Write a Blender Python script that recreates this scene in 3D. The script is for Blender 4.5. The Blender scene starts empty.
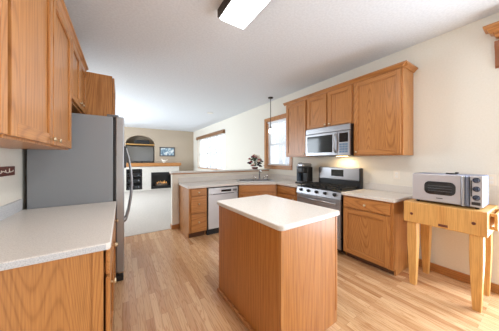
import bpy, bmesh, math, random
from mathutils import Matrix, Vector
random.seed(7)
R = math.radians
SC = bpy.context.scene
COL = SC.collection

# ------------------------------------------------------------------ camera
cam_d = bpy.data.cameras.new('camera'); cam = bpy.data.objects.new('camera', cam_d); COL.objects.link(cam)
cam.location = (0, 0, 1.37); cam.rotation_euler = (R(90), 0, R(-32.78))
cam_d.sensor_width = 36; cam_d.lens = 198/499*36; cam_d.shift_y = -5.5/499
cam_d.clip_start = 0.05; cam_d.clip_end = 300
SC.camera = cam

# ------------------------------------------------------------------ world, light, exposure
SC.view_settings.view_transform = 'Standard'; SC.view_settings.look = 'None'
SC.view_settings.gamma = 1; SC.view_settings.use_curve_mapping = False
SC.view_settings.exposure = 0.35
W = bpy.data.worlds.new('overcast'); SC.world = W; W.use_nodes = True
bg = W.node_tree.nodes['Background']; bg.inputs[0].default_value = (0.86, 0.93, 1.0, 1); bg.inputs[1].default_value = 1.9

def area(name, loc, rot, sx, sy, power, col=(1, 1, 1), portal=False):
    d = bpy.data.lights.new(name, 'AREA'); d.shape = 'RECTANGLE'; d.size = sx; d.size_y = sy
    d.energy = power; d.color = col
    o = bpy.data.objects.new(name, d); COL.objects.link(o); o.location = loc; o.rotation_euler = rot
    if portal: d.cycles.is_portal = True
    return o
DAY = (0.80, 0.90, 1.0)
area('patio_door_daylight', (3.22, -0.45, 1.1), (0, R(90), 0), 2.0, 1.3, 82, DAY)       # through the glazed door on the right
area('assumed_window_daylight', (1.9, -2.55, 1.35), (R(90), 0, 0), 1.6, 2.0, 10, DAY)     # added lamp, stands in for unseen dining windows assumed behind
area('kitchen_window_portal', (3.42, 3.78, 1.85), (0, R(90), 0), 1.2, 0.9, 1, portal=True)
area('living_window_daylight', (3.45, 8.3, 1.7), (0, R(90), 0), 1.5, 3.1, 1, portal=True)
area('living_side_fill', (-2.15, 7.6, 1.4), (0, R(-90), 0), 2.0, 3.0, 190, DAY)       # added fill on the solid living room wall; no window is built there

# ------------------------------------------------------------------ materials
def mat(name, base, rough=0.5, metal=0.0, spec=0.5, emit=None, estr=0.0, trans=0.0):
    m = bpy.data.materials.new(name); m.use_nodes = True
    p = m.node_tree.nodes['Principled BSDF']
    p.inputs['Base Color'].default_value = (*base, 1); p.inputs['Roughness'].default_value = rough
    p.inputs['Metallic'].default_value = metal; p.inputs['Specular IOR Level'].default_value = spec
    if emit: p.inputs['Emission Color'].default_value = (*emit, 1); p.inputs['Emission Strength'].default_value = estr
    if trans: p.inputs['Transmission Weight'].default_value = trans
    return m
def srgb(r, g, b):
    return tuple((c/255/12.92 if c/255 <= .04045 else ((c/255+.055)/1.055)**2.4) for c in (r, g, b))
class NT:
    def __init__(s, m): s.t = m.node_tree; s.n = s.t.nodes; s.p = s.n['Principled BSDF']
    def add(s, ty, **kw):
        n = s.n.new(ty)
        for k, v in kw.items():
            if k.startswith('i_'): n.inputs[k[2:].replace('_', ' ')].default_value = v
            else: setattr(n, k, v)
        return n
    def link(s, a, b): s.t.links.new(a, b)
    def ramp(s, fac, stops):
        n = s.n.new('ShaderNodeValToRGB'); e = n.color_ramp.elements
        while len(e) < len(stops): e.new(0.5)
        for el, (p, c) in zip(e, stops): el.position = p; el.color = (*c, 1)
        s.link(fac, n.inputs[0]); return n.outputs[0]
    def mix(s, fac, a, b, mode='MIX'):
        n = s.n.new('ShaderNodeMix'); n.data_type = 'RGBA'; n.blend_type = mode
        if isinstance(fac, (int, float)): n.inputs[0].default_value = fac
        else: s.link(fac, n.inputs[0])
        for v, i in ((a, 6), (b, 7)):
            if isinstance(v, tuple): n.inputs[i].default_value = (*v, 1)
            else: s.link(v, n.inputs[i])
        return n.outputs[2]
    def math(s, op, a, b=None):
        n = s.n.new('ShaderNodeMath'); n.operation = op
        for v, i in ((a, 0), (b, 1)):
            if v is None: continue
            if isinstance(v, (int, float)): n.inputs[i].default_value = v
            else: s.link(v, n.inputs[i])
        return n.outputs[0]

def wood(name, light, mid, dark, axis, rough=0.33, rings=175, sc=2.6, along=0.085):
    m = mat(name, mid, rough); t = NT(m)
    tc = t.add('ShaderNodeTexCoord'); oi = t.add('ShaderNodeObjectInfo')
    off = t.math('MULTIPLY', oi.outputs['Random'], 37.0)
    comb = t.add('ShaderNodeCombineXYZ'); [t.link(off, comb.inputs[i]) for i in range(3)]
    va = t.add('ShaderNodeVectorMath', operation='ADD'); t.link(tc.outputs['Object'], va.inputs[0]); t.link(comb.outputs[0], va.inputs[1])
    k = [1, 1, 1]; k['xyz'.index(axis)] = along
    mp = t.add('ShaderNodeMapping'); mp.inputs['Scale'].default_value = k; t.link(va.outputs[0], mp.inputs[0])
    n1 = t.add('ShaderNodeTexNoise', i_Scale=sc, i_Detail=0.6, i_Roughness=0.4); t.link(mp.outputs[0], n1.inputs['Vector'])
    s = t.math('SINE', t.math('MULTIPLY', n1.outputs[0], rings*6.28/3))
    s = t.math('ADD', t.math('MULTIPLY', s, 0.5), 0.5)
    k2 = [1, 1, 1]; k2['xyz'.index(axis)] = 0.03
    mp2 = t.add('ShaderNodeMapping'); mp2.inputs['Scale'].default_value = k2; t.link(va.outputs[0], mp2.inputs[0])
    n2 = t.add('ShaderNodeTexNoise', i_Scale=140.0, i_Detail=3.0, i_Roughness=0.6); t.link(mp2.outputs[0], n2.inputs['Vector'])
    base = t.ramp(s, [(0.0, dark), (0.16, mid), (0.6, light), (1.0, light)])
    fib = t.ramp(n2.outputs[0], [(0.35, tuple(c*0.70 for c in mid)), (0.6, light)])
    col = t.mix(0.55, base, fib)
    tone = t.ramp(oi.outputs['Random'], [(0.0, (0.93, 0.92, 0.90)), (1.0, (1.0, 1.0, 1.0))])
    col = t.mix(1.0, col, tone, 'MULTIPLY')
    t.link(col, t.p.inputs['Base Color'])
    bp = t.add('ShaderNodeBump', i_Strength=0.05, i_Distance=0.002); t.link(n2.outputs[0], bp.inputs['Height']); t.link(bp.outputs[0], t.p.inputs['Normal'])
    return m
OL, OM, OD = srgb(196, 136, 78), srgb(181, 118, 62), srgb(144, 88, 42)
OAK = {a: wood('oak_'+a, OL, OM, OD, a) for a in 'xyz'}
VENEER = wood('veneer_z', srgb(190, 126, 66), srgb(176, 110, 52), srgb(160, 96, 44), 'z', 0.3, 110, 2.6, 0.03)
PANEL = wood('panel_z', OL, srgb(184, 124, 70), srgb(158, 102, 54), 'z', 0.35, 150, 3.4, 0.11)
BL, BMd, BD = srgb(222, 170, 100), srgb(212, 154, 82), srgb(190, 130, 64)
BLOCK = {a: wood('maple_'+a, BL, BMd, BD, a, 0.45, 10) for a in 'xyz'}

def floor_mat():
    m = mat('strip_floor', srgb(215, 170, 118), 0.27); t = NT(m)
    tc = t.add('ShaderNodeTexCoord')
    mp = t.add('ShaderNodeMapping'); mp.inputs['Rotation'].default_value = (0, 0, R(90)); t.link(tc.outputs['Object'], mp.inputs[0])
    br = t.add('ShaderNodeTexBrick', offset=0.37, offset_frequency=2, i_Scale=1.0)
    br.inputs['Color1'].default_value = (0, 0, 0, 1); br.inputs['Color2'].default_value = (1, 1, 1, 1); br.inputs['Mortar'].default_value = (0.5, 0.5, 0.5, 1)
    br.inputs['Mortar Size'].default_value = 0.0012; br.inputs['Brick Width'].default_value = 0.95; br.inputs['Row Height'].default_value = 0.058
    t.link(mp.outputs[0], br.inputs['Vector'])
    tone = t.ramp(br.outputs['Color'], [(0.0, srgb(180, 132, 92)), (0.3, srgb(205, 164, 122)), (0.7, srgb(216, 178, 138)), (1.0, srgb(192, 146, 104))])
    cx = t.add('ShaderNodeVectorMath', operation='MULTIPLY_ADD'); t.link(br.outputs['Color'], cx.inputs[0]); cx.inputs[1].default_value = (7, 13, 5); t.link(tc.outputs['Object'], cx.inputs[2])
    mp2 = t.add('ShaderNodeMapping'); mp2.inputs['Scale'].default_value = (1, 0.06, 1); t.link(cx.outputs[0], mp2.inputs[0])
    n = t.add('ShaderNodeTexNoise', i_Scale=18.0, i_Detail=2.5); t.link(mp2.outputs[0], n.inputs['Vector'])
    s = t.math('ADD', t.math('MULTIPLY', t.math('SINE', t.math('MULTIPLY', n.outputs[0], 70.0)), 0.5), 0.5)
    g = t.ramp(s, [(0.0, (0.72, 0.58, 0.44)), (0.35, (1, 1, 1))])
    col = t.mix(0.7, tone, g, 'MULTIPLY')
    col = t.mix(t.math('MULTIPLY', br.outputs['Fac'], 0.55), col, srgb(120, 76, 40))
    t.link(col, t.p.inputs['Base Color']); return m
M = {}
M['floor'] = floor_mat()
def noisy(name, a, b, scale, rough, bump=0.0, lo=0.35, hi=0.65, dist=0.004):
    m = mat(name, a, rough); t = NT(m); tc = t.add('ShaderNodeTexCoord')
    n = t.add('ShaderNodeTexNoise', i_Scale=scale, i_Detail=3.0); t.link(tc.outputs['Object'], n.inputs['Vector'])
    t.link(t.ramp(n.outputs[0], [(lo, a), (hi, b)]), t.p.inputs['Base Color'])
    if bump:
        bp = t.add('ShaderNodeBump', i_Strength=bump, i_Distance=dist); t.link(n.outputs[0], bp.inputs['Height']); t.link(bp.outputs[0], t.p.inputs['Normal'])
    return m
M['wall'] = noisy('cream_paint', srgb(229, 224, 212), srgb(232, 227, 216), 60, 0.85, 0.05)
M['taupe'] = noisy('taupe_paint', srgb(184, 168, 148), srgb(188, 172, 152), 60, 0.85, 0.05)
M['ceiling'] = noisy('ceiling_texture', srgb(222, 226, 231), srgb(230, 234, 239), 45, 0.95, 0.35)
M['carpet'] = noisy('carpet_pile', srgb(184, 175, 165), srgb(206, 197, 187), 60, 1.0, 0.6, 0.3, 0.7, 0.01)
M['counter'] = noisy('speckled_laminate', srgb(203, 197, 191), srgb(222, 217, 210), 190, 0.3, 0, 0.36, 0.52)
M['counter_edge'] = noisy('speckled_edge', srgb(182, 184, 188), srgb(206, 207, 209), 190, 0.35, 0, 0.38, 0.55)
M['steel_lt'] = mat('light_stainless', srgb(200, 202, 206), 0.38, 0.6)
M['white'] = mat('white_paint', srgb(238, 236, 230), 0.5)
M['surround'] = noisy('pale_stone', srgb(204, 198, 188), srgb(214, 208, 199), 20, 0.6)
M['steel'] = mat('stainless_steel', srgb(168, 168, 171), 0.32, 0.85)
M['steel_dk'] = mat('grey_steel', srgb(120, 121, 125), 0.35, 0.8)
M['chrome'] = mat('chrome', srgb(225, 225, 226), 0.1, 1.0)
M['fridge_side'] = mat('grey_enamel', srgb(134, 136, 139), 0.42)
M['black'] = mat('black_plastic', srgb(26, 26, 28), 0.35)
M['iron'] = mat('cast_iron', srgb(30, 30, 31), 0.6)
M['glass_dk'] = mat('dark_glass', srgb(28, 31, 34), 0.08)
M['toe'] = mat('toe_kick_board', srgb(92, 58, 30), 0.6)  # dark brown board of the recessed kick
M['bronze'] = mat('dark_bronze', srgb(52, 40, 32), 0.4, 0.4)
M['brass'] = mat('aged_brass', srgb(196, 160, 96), 0.28, 0.9)
M['nickel'] = mat('brushed_nickel', srgb(206, 190, 160), 0.28, 0.9)
M['lens'] = mat('lit_diffuser', srgb(245, 245, 245), 0.5, emit=(1, 0.99, 0.97), estr=3.0)
M['bulb'] = mat('lit_bulb', srgb(250, 245, 235), 0.4, emit=(1, 0.95, 0.88), estr=4.0)
M['fire'] = mat('flame', srgb(255, 180, 90), 0.6, emit=(1, 0.5, 0.18), estr=0.35)
M['logs'] = noisy('ash_log', srgb(92, 78, 66), srgb(140, 124, 108), 30, 0.9)
M['display'] = mat('lit_display', srgb(20, 30, 40), 0.2, emit=srgb(70, 130, 160), estr=0.25)
M['snow'] = noisy('snow', srgb(232, 238, 246), srgb(245, 248, 252), 2, 0.9)
M['bark'] = noisy('grey_bark', srgb(196, 198, 204), srgb(216, 218, 224), 8, 0.95)
M['vinyl'] = mat('white_vinyl', srgb(240, 240, 238), 0.45)
M['slat'] = mat('blind_slat', srgb(240, 242, 244), 0.5)
M['screen'] = mat('tv_screen', srgb(98, 94, 88), 0.12)
M['frame_dk'] = mat('dark_frame', srgb(40, 38, 38), 0.45)
M['mahog'] = noisy('red_brown_wood', srgb(92, 44, 32), srgb(112, 56, 40), 30, 0.5)
M['ivory'] = mat('ivory', srgb(240, 232, 218), 0.5)
M['leaf'] = mat('leaf', srgb(60, 78, 46), 0.6)
M['fl_red'] = mat('burgundy_petal', srgb(146, 62, 70), 0.7)
M['fl_white'] = mat('cream_petal', srgb(240, 226, 206), 0.7)
M['fl_dark'] = mat('dark_petal', srgb(52, 34, 44), 0.7)
M['oven_silver'] = mat('silver_enamel', srgb(186, 184, 188), 0.42, 0.25)
M['oven_side'] = mat('vented_side', srgb(128, 134, 156), 0.35, 0.6)
M['knob_blue'] = mat('blue_black_knob', srgb(36, 42, 62), 0.25)
M['block_top'] = mat('oiled_top', srgb(210, 176, 130), 0.4)
M['pink'] = mat('pale_label', srgb(214, 206, 210), 0.5)
mg = bpy.data.materials.new('window_glass'); mg.use_nodes = True; t_ = mg.node_tree; t_.nodes.clear()
_o = t_.nodes.new('ShaderNodeOutputMaterial'); _m = t_.nodes.new('ShaderNodeMixShader'); _t = t_.nodes.new('ShaderNodeBsdfTransparent'); _g = t_.nodes.new('ShaderNodeBsdfGlossy')
_g.inputs['Roughness'].default_value = 0.02; _m.inputs[0].default_value = 0.06
t_.links.new(_t.outputs[0], _m.inputs[1]); t_.links.new(_g.outputs[0], _m.inputs[2]); t_.links.new(_m.outputs[0], _o.inputs[0])
M['glass'] = mg
def picture_mat():
    m = mat('blue_print', srgb(110, 140, 160), 0.5); t = NT(m); tc = t.add('ShaderNodeTexCoord')
    n = t.add('ShaderNodeTexNoise', i_Scale=7.0, i_Detail=2.0); t.link(tc.outputs['Object'], n.inputs['Vector'])
    t.link(t.ramp(n.outputs[0], [(0.36, srgb(96, 124, 146)), (0.5, srgb(140, 168, 184)), (0.6, srgb(226, 230, 228))]), t.p.inputs['Base Color']); return m
M['print'] = picture_mat()

# ------------------------------------------------------------------ mesh helpers
I4 = Matrix.Identity(4)
def basis(o, u, n):
    """local x = along width u, y = outward n, z = up, origin o"""
    u = Vector(u).normalized(); n = Vector(n).normalized()
    return Matrix(((u.x, n.x, 0, o[0]), (u.y, n.y, 0, o[1]), (u.z, n.z, 1, o[2]), (0, 0, 0, 1)))
class MB:
    def __init__(s): s.bm = bmesh.new()
    def _fin(s, verts, T, mi):
        if T is not None: bmesh.ops.transform(s.bm, matrix=T, verts=verts)
        fs = {f for v in verts for f in v.link_faces}
        for f in fs: f.material_index = mi
        bmesh.ops.recalc_face_normals(s.bm, faces=list(fs))
    def box(s, a, b, T=None, bev=0.0, mi=0, seg=2):
        lo = [min(p, q) for p, q in zip(a, b)]; hi = [max(p, q) for p, q in zip(a, b)]
        r = bmesh.ops.create_cube(s.bm, size=1.0); vs = r['verts']
        for v in vs: v.co = Vector([lo[i]+(v.co[i]+.5)*(hi[i]-lo[i]) for i in range(3)])
        if bev:
            es = list({e for v in vs for e in v.link_edges})
            rr = bmesh.ops.bevel(s.bm, geom=es, offset=bev, segments=seg, profile=0.5, affect='EDGES')
            vs = list({v for f in rr['faces'] for v in f.verts} | {v for v in vs if v.is_valid})
            vs = s._island(vs)
        s._fin(vs, T, mi); return s
    def _island(s, vs):
        seen = set(vs); st = list(vs)
        while st:
            v = st.pop()
            for e in v.link_edges:
                o = e.other_vert(v)
                if o not in seen: seen.add(o); st.append(o)
        return list(seen)
    def lathe(s, prof, T=None, seg=20, mi=0):
        """prof: list of (radius, height) along local z"""
        rings = []; allv = []
        for r, h in prof:
            if r < 1e-6: ring = [s.bm.verts.new((0, 0, h))]
            else: ring = [s.bm.verts.new((r*math.cos(6.2832*i/seg), r*math.sin(6.2832*i/seg), h)) for i in range(seg)]
            rings.append(ring); allv += ring
        for A, B in zip(rings, rings[1:]):
            for i in range(seg):
                j = (i+1) % seg
                q = [A[i % len(A)], A[j % len(A)], B[j % len(B)], B[i % len(B)]]
                q = list(dict.fromkeys(q))
                if len(q) > 2: s.bm.faces.new(q)
        for ring in (rings[0], rings[-1]):
            if len(ring) > 1: s.bm.faces.new(ring)
        s._fin(allv, T, mi)
        for v in allv:
            for f in v.link_faces: f.smooth = True
        return s
    def cyl(s, p, q, r, r2=None, seg=16, mi=0):
        p = Vector(p); q = Vector(q); d = q-p
        T = Matrix.Translation(p) @ d.to_track_quat('Z', 'Y').to_matrix().to_4x4()
        return s.lathe([(r, 0), (r2 if r2 is not None else r, d.length)], T, seg, mi)
    def tube(s, pts, r, seg=10, mi=0, radii=None):
        pts = [Vector(p) for p in pts]; rings = []; allv = []
        for i, p in enumerate(pts):
            d = (pts[min(i+1, len(pts)-1)]-pts[max(i-1, 0)]).normalized()
            q = d.to_track_quat('Z', 'Y'); rr = radii[i] if radii else r
            ring = [s.bm.verts.new(p+q @ Vector((rr*math.cos(6.2832*k/seg), rr*math.sin(6.2832*k/seg), 0))) for k in range(seg)]
            rings.append(ring); allv += ring
        for A, B in zip(rings, rings[1:]):
            best = min(range(seg), key=lambda o: sum((A[k].co-B[(k+o) % seg].co).length for k in range(0, seg, 3)))
            for k in range(seg): s.bm.faces.new((A[k], A[(k+1) % seg], B[(k+1+best) % seg], B[(k+best) % seg]))
        s.bm.faces.new(rings[0]); s.bm.faces.new(rings[-1])
        s._fin(allv, None, mi)
        for v in allv:
            for f in v.link_faces: f.smooth = True
        return s
    def prism(s, pts, z0, z1, T=None, bev=0.0, mi=0, hole=None):
        b = [s.bm.verts.new((x, y, z0)) for x, y in pts]
        ed = [s.bm.edges.new((b[i], b[(i+1) % len(b)])) for i in range(len(b))]
        allv = list(b)
        if hole:
            h = [s.bm.verts.new((x, y, z0)) for x, y in hole]; allv += h
            ed += [s.bm.edges.new((h[i], h[(i+1) % len(h)])) for i in range(len(h))]
            r = bmesh.ops.triangle_fill(s.bm, use_beauty=True, edges=ed)
            fs = [g for g in r['geom'] if isinstance(g, bmesh.types.BMFace)]
        else: fs = [s.bm.faces.new(b)]
        e = bmesh.ops.extrude_face_region(s.bm, geom=fs)
        nv = [g for g in e['geom'] if isinstance(g, bmesh.types.BMVert)]
        for v in nv: v.co.z = z1
        allv = s._island(allv+nv)
        fs = list({f for v in allv for f in v.link_faces}); bmesh.ops.recalc_face_normals(s.bm, faces=fs)
        if bev:
            es = [ee for ee in {ee for v in allv for ee in v.link_edges} if len(ee.link_faces) == 2 and ee.calc_face_angle(0) > 0.6 and abs(ee.verts[0].co.z-ee.verts[1].co.z) < 1e-6]
            bmesh.ops.bevel(s.bm, geom=es, offset=bev, segments=3, profile=0.5, affect='EDGES')
            allv = s._island([v for v in allv if v.is_valid])
        s._fin(allv, T, mi); return s
    def sweep(s, prof, p, q, T=None, mi=0):
        """profile (u=outward, z) extruded from p to q along local x (p,q are x values); outward = +y"""
        A = [s.bm.verts.new((p, u, z)) for u, z in prof]; B = [s.bm.verts.new((q, u, z)) for u, z in prof]
        n = len(prof)
        for i in range(n): s.bm.faces.new((A[i], A[(i+1) % n], B[(i+1) % n], B[i]))
        s.bm.faces.new(A); s.bm.faces.new(B); s._fin(A+B, T, mi); return s
    def ball(s, c, r, sub=2, mi=0, sc=(1, 1, 1)):
        x = bmesh.ops.create_icosphere(s.bm, subdivisions=sub, radius=r)
        s._fin(x['verts'], Matrix.Translation(c) @ Matrix.Diagonal((*sc, 1)), mi)
        for v in x['verts']:
            for f in v.link_faces: f.smooth = True
        return s

def chain_loc(o):
    v = Vector((0, 0, 0))
    while o: v += o.location; o = o.parent
    return v
def obj(name, mb, m, parent=None, smooth=False):
    me = bpy.data.meshes.new(name)
    if parent is not None: bmesh.ops.translate(mb.bm, verts=mb.bm.verts, vec=-chain_loc(parent))
    mb.bm.to_mesh(me); mb.bm.free()
    for k in (m if isinstance(m, (list, tuple)) else [m]): me.materials.append(k)
    o = bpy.data.objects.new(name, me); COL.objects.link(o)
    if parent is not None: o.parent = parent
    return o
def thing(name, label, cat, loc=(0, 0, 0), group=None):
    o = bpy.data.objects.new(name, None); COL.objects.link(o); o.location = loc; o.empty_display_size = 0.1
    o['label'] = label; o['category'] = cat
    if group: o['group'] = group
    return o
def tag(o, label, cat, group=None):
    o['label'] = label; o['category'] = cat
    if group: o['group'] = group
    return o
def struct(name, mb, m, parent=None):
    o = obj(name, mb, m, parent)
    if parent is None: o['kind'] = 'structure'
    return o
def rounded(x0, y0, x1, y1, r, corners=(1, 1, 1, 1), n=5):
    out = []
    for (cx, cy, a0, on, px, py) in ((x0+r, y0+r, 180, corners[0], x0, y0), (x1-r, y0+r, 270, corners[1], x1, y0), (x1-r, y1-r, 0, corners[2], x1, y1), (x0+r, y1-r, 90, corners[3], x0, y1)):
        if not on: out.append((px, py)); continue
        for k in range(n+1):
            a = R(a0+90*k/n); out.append((cx+r*math.cos(a), cy+r*math.sin(a)))
    return out

# ------------------------------------------------------------------ the room
XW, XL, YF, ZC, YB = 3.25, -0.78, 10.64, 2.887, -2.6
struct('floor', MB().box((XL-0.02, YB, -0.1), (XW, 4.16, 0)), M['floor'])
struct('floor_carpet', MB().box((-2.2, 4.16, -0.1), (XW, YF, 0.006)), M['carpet'])
struct('ceiling', MB().box((-2.35, YB-0.15, ZC), (XW+0.15, YF+0.15, ZC+0.12)), M['ceiling'])
def wall_x(name, x0, x1, y0, y1, holes, m, zt=ZC):
    b = MB(); y = y0
    for (ha, hb, za, zb) in sorted(holes):
        b.box((x0, y, 0), (x1, ha, zt))
        if za > 0: b.box((x0, ha, 0), (x1, hb, za))
        b.box((x0, ha, zb), (x1, hb, zt)); y = hb
    b.box((x0, y, 0), (x1, y1, zt)); return struct(name, b, m)
KW = (3.335, 4.2, 1.225, 2.385)      # kitchen window opening  y0 y1 z0 z1
LW = (6.75, 9.85, 0.98, 2.42)        # living room window opening
wall_x('wall_right', XW, XW+0.15, YB, YF, [KW, LW, (-1.12, 0.22, 0.0, 2.1)], M['wall'])
wall_x('wall_left', XL-0.12, XL, YB, 4.0, [], M['wall'])
struct('wall_left_return', MB().box((-2.2, 3.98, 0), (XL-0.12, 4.1, ZC)), M['wall'])
wall_x('wall_left_living', -2.35, -2.2, 3.98, YF, [], M['wall'])
bk = MB(); bk.box((XL-0.12, YB-0.15, 0), (1.0, YB, ZC)).box((2.8, YB-0.15, 0), (XW+0.15, YB, ZC)).box((1.0, YB-0.15, 0), (2.8, YB, 0.3)).box((1.0, YB-0.15, 2.4), (2.8, YB, ZC))
struct('wall_back', bk, M['wall'])
# far wall with arched niche over the mantel and two recesses below
NX0, NX1, NZ0, NZS, NZT = 0.14, 1.34, 1.24, 2.15, 2.53
fw = MB()
fw.box((-2.35, YF, 0), (NX0, YF+0.15, ZC)).box((NX1, YF, 0), (XW+0.15, YF+0.15, ZC)).box((NX0, YF, 0), (NX1, YF+0.15, NZ0))
arch = [(NX0+(NX1-NX0)*(0.5-0.5*math.cos(math.pi*k/16)), NZS+(NZT-NZS)*math.sin(math.pi*k/16)) for k in range(17)]
for (xa, za), (xb, zb) in zip(arch, arch[1:]):
    vs = [fw.bm.verts.new(p) for p in ((xa, YF, za), (xb, YF, zb), (xb, YF, ZC), (xa, YF, ZC), (xa, YF+0.15, za), (xb, YF+0.15, zb), (xb, YF+0.15, ZC), (xa, YF+0.15, ZC))]
    for q in ((0, 1, 2, 3), (4, 5, 6, 7), (0, 1, 5, 4)): fw.bm.faces.new([vs[i] for i in q])
fw.box((NX0-0.1, YF+0.6, NZ0-0.1), (NX1+0.1, YF+0.65, NZT+0.1)).box((NX0-0.05, YF+0.15, NZ0-0.05), (NX0, YF+0.6, NZT+.1)).box((NX1, YF+0.15, NZ0-0.05), (NX1+0.05, YF+0.6, NZT+.1)).box((NX0, YF+0.15, NZ0-0.05), (NX1, YF+0.6, NZ0)).box((NX0, YF+0.15, NZT+0.02), (NX1, YF+0.6, NZT+0.08))
struct('wall_far', fw, M['taupe'])
# half wall between kitchen and living room, with its ledge
PX, PY0, PY1 = 0.835, 4.12, 4.24
struct('wall_half', MB().box((PX, PY0, 0), (XW, PY1, 1.085)), M['wall'])
struct('trim_1', MB().box((PX-0.015, PY0-0.02, 1.085), (XW, PY1+0.05, 1.104), bev=0.004), OAK['x'])
lt = MB().box((PX-0.022, PY0-0.03, 1.104), (XW, PY1+0.06, 1.136), bev=0.006); struct('trim_2', lt, M['counter'])
struct('baseboard_half', MB().box((PX-0.012, PY0-0.014, 0), (0.97, PY0, 0.085), bev=0.003).box((PX-0.014, PY0-0.014, 0), (PX, PY1, 0.085), bev=0.003), OAK['x'])
struct('baseboard_right', MB().box((XW-0.014, 0.12, 0), (XW, 1.02, 0.09), bev=0.004).box((XW-0.026, 0.12, 0), (XW-0.014, 1.02, 0.02), bev=0.004), OAK['y'])
struct('baseboard_living', MB().box((XW-0.014, PY1, 0.006), (XW, YF-0.72, 0.09), bev=0.004), OAK['y'])

# windows: oak casing, white vinyl sashes
def window(name, Y0, Y1, Z0, Z1, units, casing, full_case=True):
    b = MB()
    c = casing
    if full_case:
        b.box((XW-0.018, Y0-c, Z0-c), (XW, Y1+c, Z0), bev=0.004).box((XW-0.018, Y0-c, Z1), (XW, Y1+c, Z1+c), bev=0.004)
        b.box((XW-0.018, Y0-c, Z0), (XW, Y0, Z1), bev=0.004).box((XW-0.018, Y1, Z0), (XW, Y1+c, Z1), bev=0.004)
        b.box((XW, Y0, Z0), (XW+0.08, Y0+0.012, Z1)).box((XW, Y1-0.012, Z0), (XW+0.08, Y1, Z1)).box((XW, Y0, Z1-0.012), (XW+0.08, Y1, Z1))
        b.box((XW-0.04, Y0-c, Z0-0.02), (XW+0.08, Y1+c, Z0+0.006), bev=0.004)
    else:
        b.box((XW-0.012, Y1, Z0), (XW, Y1+c*.5, Z1), bev=0.003)
        b.box((XW-0.02, Y0, Z0-0.02), (XW+0.08, Y1, Z0+0.006), bev=0.003)
    root = struct(name, b, OAK['z'])
    f = MB(); w = (Y1-Y0)/units; g = MB()
    for k in range(units):
        a, e = Y0+k*w, Y0+(k+1)*w; zm = (Z0+Z1)/2-0.03
        for (za, zb, xo) in ((Z0, zm+0.02, 0.09), (zm-0.02, Z1, 0.115)):
            X0, X1 = XW+xo, XW+xo+0.024
            f.box((X0, a, za), (X1, a+0.045, zb)).box((X0, e-0.045, za), (X1, e, zb)).box((X0, a, za), (X1, e, za+0.045)).box((X0, a, zb-0.045), (X1, e, zb))
            g.box((X0+0.01, a+0.04, za+0.04), (X0+0.014, e-0.04, zb-0.04))
    obj('window_sash', f, M['vinyl'], root); obj('glass_pane', g, M['glass'], root)
    return root
window('window_1', *KW, 1, 0.085)
window('window_2', *LW, 3, 0.06, False)
def blind(name, label, Y0, Y1, Z0, Z1, x, step, tilt):
    t = thing(name, label, 'window blind', (x, (Y0+Y1)/2, Z1))
    obj('headrail', MB().box((x-0.02, Y0, Z1-0.035), (x+0.02, Y1, Z1), bev=0.003), M['slat'], t)
    b = MB(); z = Z1-0.06
    while z > Z0+0.03:
        T = Matrix.Translation((x, 0, z)) @ Matrix.Rotation(R(tilt), 4, 'Y')
        b.box((-0.012, Y0+0.005, -0.0007), (0.012, Y1-0.005, 0.0007), T); z -= step
    for k in range(3):
        yy = Y0+(Y1-Y0)*(0.12+0.38*k); b.box((x-0.0005, yy-0.001, Z0+0.02), (x+0.0005, yy+0.001, Z1-0.03))
    obj('slats', b, M['slat'], t)
    obj('bottom_rail', MB().box((x-0.013, Y0+0.003, Z0+0.008), (x+0.013, Y1-0.003, Z0+0.026), bev=0.003), M['slat'], t)
    return t
blind('window_blind', 'white horizontal mini blind hung open in the oak-cased kitchen window', KW[0]+0.015, KW[1]-0.015, KW[2]+0.01, KW[3]-0.014, XW+0.04, 0.026, 28)
# wooden valance over the living room window
v = thing('window_valance', 'brown wooden valance across the top of the wide living room window', 'valance', (XW, 8.3, 2.42))
obj('valance_board', MB().box((XW-0.09, LW[0]-0.02, 2.37), (XW-0.07, LW[1]+0.06, 2.5), bev=0.004).box((XW-0.07, LW[0]-0.02, 2.37), (XW, LW[0], 2.5)).box((XW-0.07, LW[1]+0.04, 2.37), (XW, LW[1]+0.06, 2.5)).box((XW-0.09, LW[0]-0.02, 2.5), (XW, LW[1]+0.06, 2.512)), wood('brown_valance', srgb(150, 108, 72), srgb(132, 92, 60), srgb(108, 72, 46), 'y'), v)

# outdoors: snow and bare trees
struct('ground_snow', MB().box((XW+0.16, -30, -0.62), (90, 90, -0.5)), M['snow'])
def tree(x, y, h, r, label, seed):
    rnd = random.Random(seed); t = thing('bare_tree', label, 'tree', (x, y, -0.5), 'leafless trees outside')
    b = MB(); b.tube([(x, y, -0.5), (x+rnd.uniform(-.1, .1), y+rnd.uniform(-.1, .1), h*.4), (x+rnd.uniform(-.2, .2), y, h*.7), (x, y+rnd.uniform(-.2, .2), h)], r, 8, radii=[r, r*.8, r*.5, r*.12]); obj('trunk', b, M['bark'], t)
    b = MB()
    for k in range(16):
        z = h*rnd.uniform(.2, .9); a = rnd.uniform(0, 6.28); l = h*rnd.uniform(.12, .28); rr = r*.28
        p = Vector((x, y, z)); q = p+Vector((math.cos(a)*l, math.sin(a)*l, l*.55)); mid = (p+q)/2+Vector((0, 0, -.05*l))
        b.tube([p, mid, q], rr, 6, radii=[rr, rr*.6, rr*.15])
        for j in range(2):
            a2 = a+rnd.uniform(-.9, .9); b.tube([mid, mid+Vector((math.cos(a2)*l*.5, math.sin(a2)*l*.5, l*.45))], rr, 5, radii=[rr*.5, rr*.1])
    obj('branches', b, M['bark'], t)
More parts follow.
